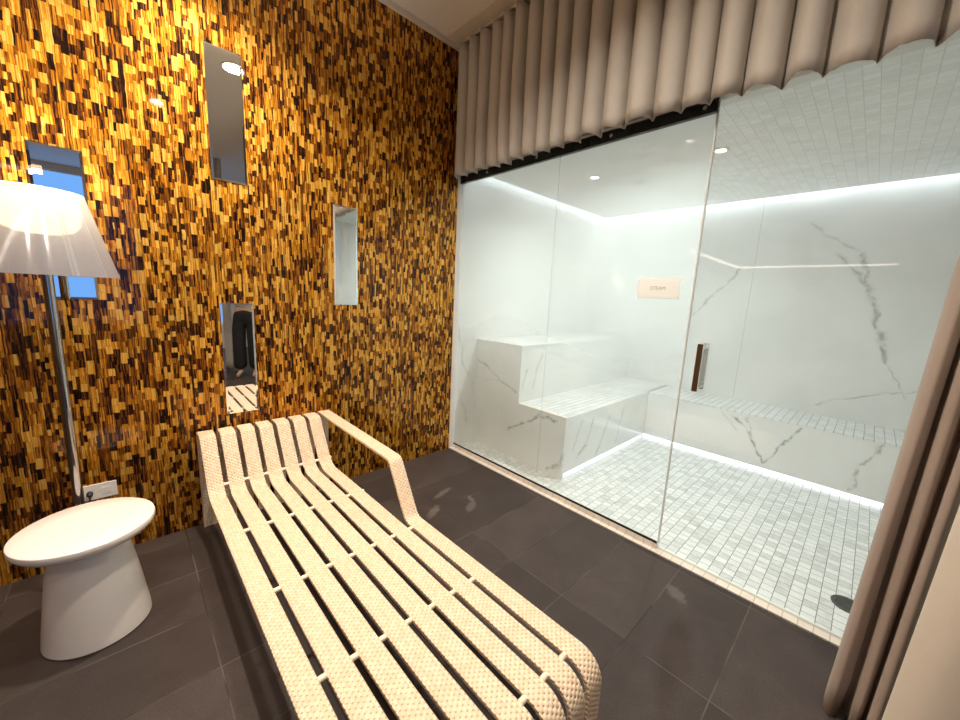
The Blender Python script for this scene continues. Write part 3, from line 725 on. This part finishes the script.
E_ = [(0, 1), (1, 2), (2, 3), (3, 4), (4, 5), (5, 6), (6, 7), (7, 8)]
for sx in (-1, 1):
    b = len(V)
    V += [(sx * 0.15, -0.01, 1.345, 0.05), (sx * 0.20, 0.03, 1.10, 0.040), (sx * 0.13, 0.235, 1.20, 0.031), (sx * 0.065, 0.33, 1.285, 0.022), (sx * 0.058, 0.365, 1.33, (0.036, 0.016))]
    E_ += [(3, b), (b, b + 1), (b + 1, b + 2), (b + 2, b + 3), (b + 3, b + 4)]
    for k, (dx, l) in enumerate(((-0.024, 0.066), (-0.008, 0.074), (0.008, 0.070), (0.022, 0.056))):
        c = len(V); V += [(sx * 0.056 + dx, 0.378, 1.358, 0.0085), (sx * 0.054 + dx, 0.386, 1.358 + l * 0.55, 0.008), (sx * 0.05 + dx * 0.9, 0.376, 1.358 + l, 0.0065)]
        E_ += [(b + 4, c), (c, c + 1), (c + 1, c + 2)]
    c = len(V); V += [(sx * 0.028, 0.36, 1.325, 0.010), (sx * 0.008, 0.372, 1.35, 0.008)]; E_ += [(b + 4, c), (c, c + 1)]
    l = len(V)
    V += [(sx * 0.085, 0, 0.84, 0.082), (sx * 0.09, 0.012, 0.48, 0.056), (sx * 0.092, -0.012, 0.28, 0.048), (sx * 0.095, -0.02, 0.085, 0.034), (sx * 0.10, 0.05, 0.04, (0.036, 0.03)), (sx * 0.105, 0.13, 0.026, (0.034, 0.022))]
    E_ += [(0, l), (l, l + 1), (l + 1, l + 2), (l + 2, l + 3), (l + 3, l + 4), (l + 4, l + 5)]
body = skinned('body', V, E_, M['skin'], PE)
for sx in (-1, 1):
    bm = bmesh.new(); bmesh.ops.create_uvsphere(bm, u_segments=12, v_segments=8, radius=0.011, matrix=Matrix.Translation((sx * 0.029, 0.086, 1.552))); obj('eye', bm, M['eye'], PE, True)
T_ = [(0, 0, 0.985, (0.142, 0.11)), (0, 0, 1.06, (0.138, 0.105)), (0, 0, 1.22, (0.15, 0.108)), (0, -0.01, 1.335, (0.12, 0.09)), (0, -0.008, 1.395, 0.058)]
TE = [(0, 1), (1, 2), (2, 3), (3, 4)]
for sx in (-1, 1):
    b = len(T_); T_ += [(sx * 0.15, -0.01, 1.345, 0.064), (sx * 0.20, 0.03, 1.10, 0.054), (sx * 0.15, 0.19, 1.17, 0.044)]; TE += [(3, b), (b, b + 1), (b + 1, b + 2)]
skinned('top', T_, TE, M['white_cloth'], PE)
L_ = [(0, 0, 1.03, (0.135, 0.105)), (0, 0, 0.92, (0.152, 0.118))]; LE = [(0, 1)]
for sx in (-1, 1):
    b = len(L_); L_ += [(sx * 0.088, 0, 0.80, 0.10), (sx * 0.095, 0.012, 0.48, 0.088), (sx * 0.10, -0.01, 0.09, 0.092)]; LE += [(1, b), (b, b + 1), (b + 1, b + 2)]
skinned('trousers', L_, LE, M['black_cloth'], PE)
skinned('hair', [(0, 0.0, 1.63, (0.078, 0.094)), (0, -0.035, 1.57, (0.084, 0.075)), (0, -0.06, 1.46, (0.075, 0.05)), (0, -0.075, 1.33, (0.06, 0.035))], [(0, 1), (1, 2), (2, 3)], M['hair'], PE)
ph = tag(obj('phone', bx((-0.037, -0.004, -0.075), (0.037, 0.004, 0.075), 0.003), M['blackp']), 'black phone held up by the person in the white top', 'phone')
ph.matrix_world = Matrix.Translation((-0.69, -3.87, 0)) @ Matrix.Rotation(0.5, 4, 'Z') @ Matrix.Translation((0, 0.398, 1.40))

# unseen L-shaped glow bar, added to make the bright line reflected in the glass
M['bar'] = emit('warm_reflection_bar', (1.0, 0.84, 0.72), 6.0)
LP = thing('reflection_bar', 'thin L-shaped glow bar, added to make the line reflected in the glass door', 'added light', (0, 0, 0))
obj('light_bar', bx((-4.19, -0.975, 1.865), (-2.22, -0.945, 1.885)), M['bar'], LP)
obj('light_bar', bx((-4.19, -2.45, 1.865), (-4.165, -0.976, 1.885)), M['bar'], LP)
obj('housing', bx((-4.19, -0.977, 1.8855), (-2.22, -0.943, 1.905)), M['trim'], LP)
obj('housing', bx((-4.19, -2.45, 1.8855), (-4.165, -0.978, 1.905)), M['trim'], LP)
for x, y in ((-2.35, -0.96), (-3.3, -0.96), (-4.178, -2.3)):
    bm = bmesh.new(); add_tube(bm, [(x, y, 1.905), (x, y, H - 0.001)], 0.0015, 6); obj('wire', bm, M['chrome'], LP)
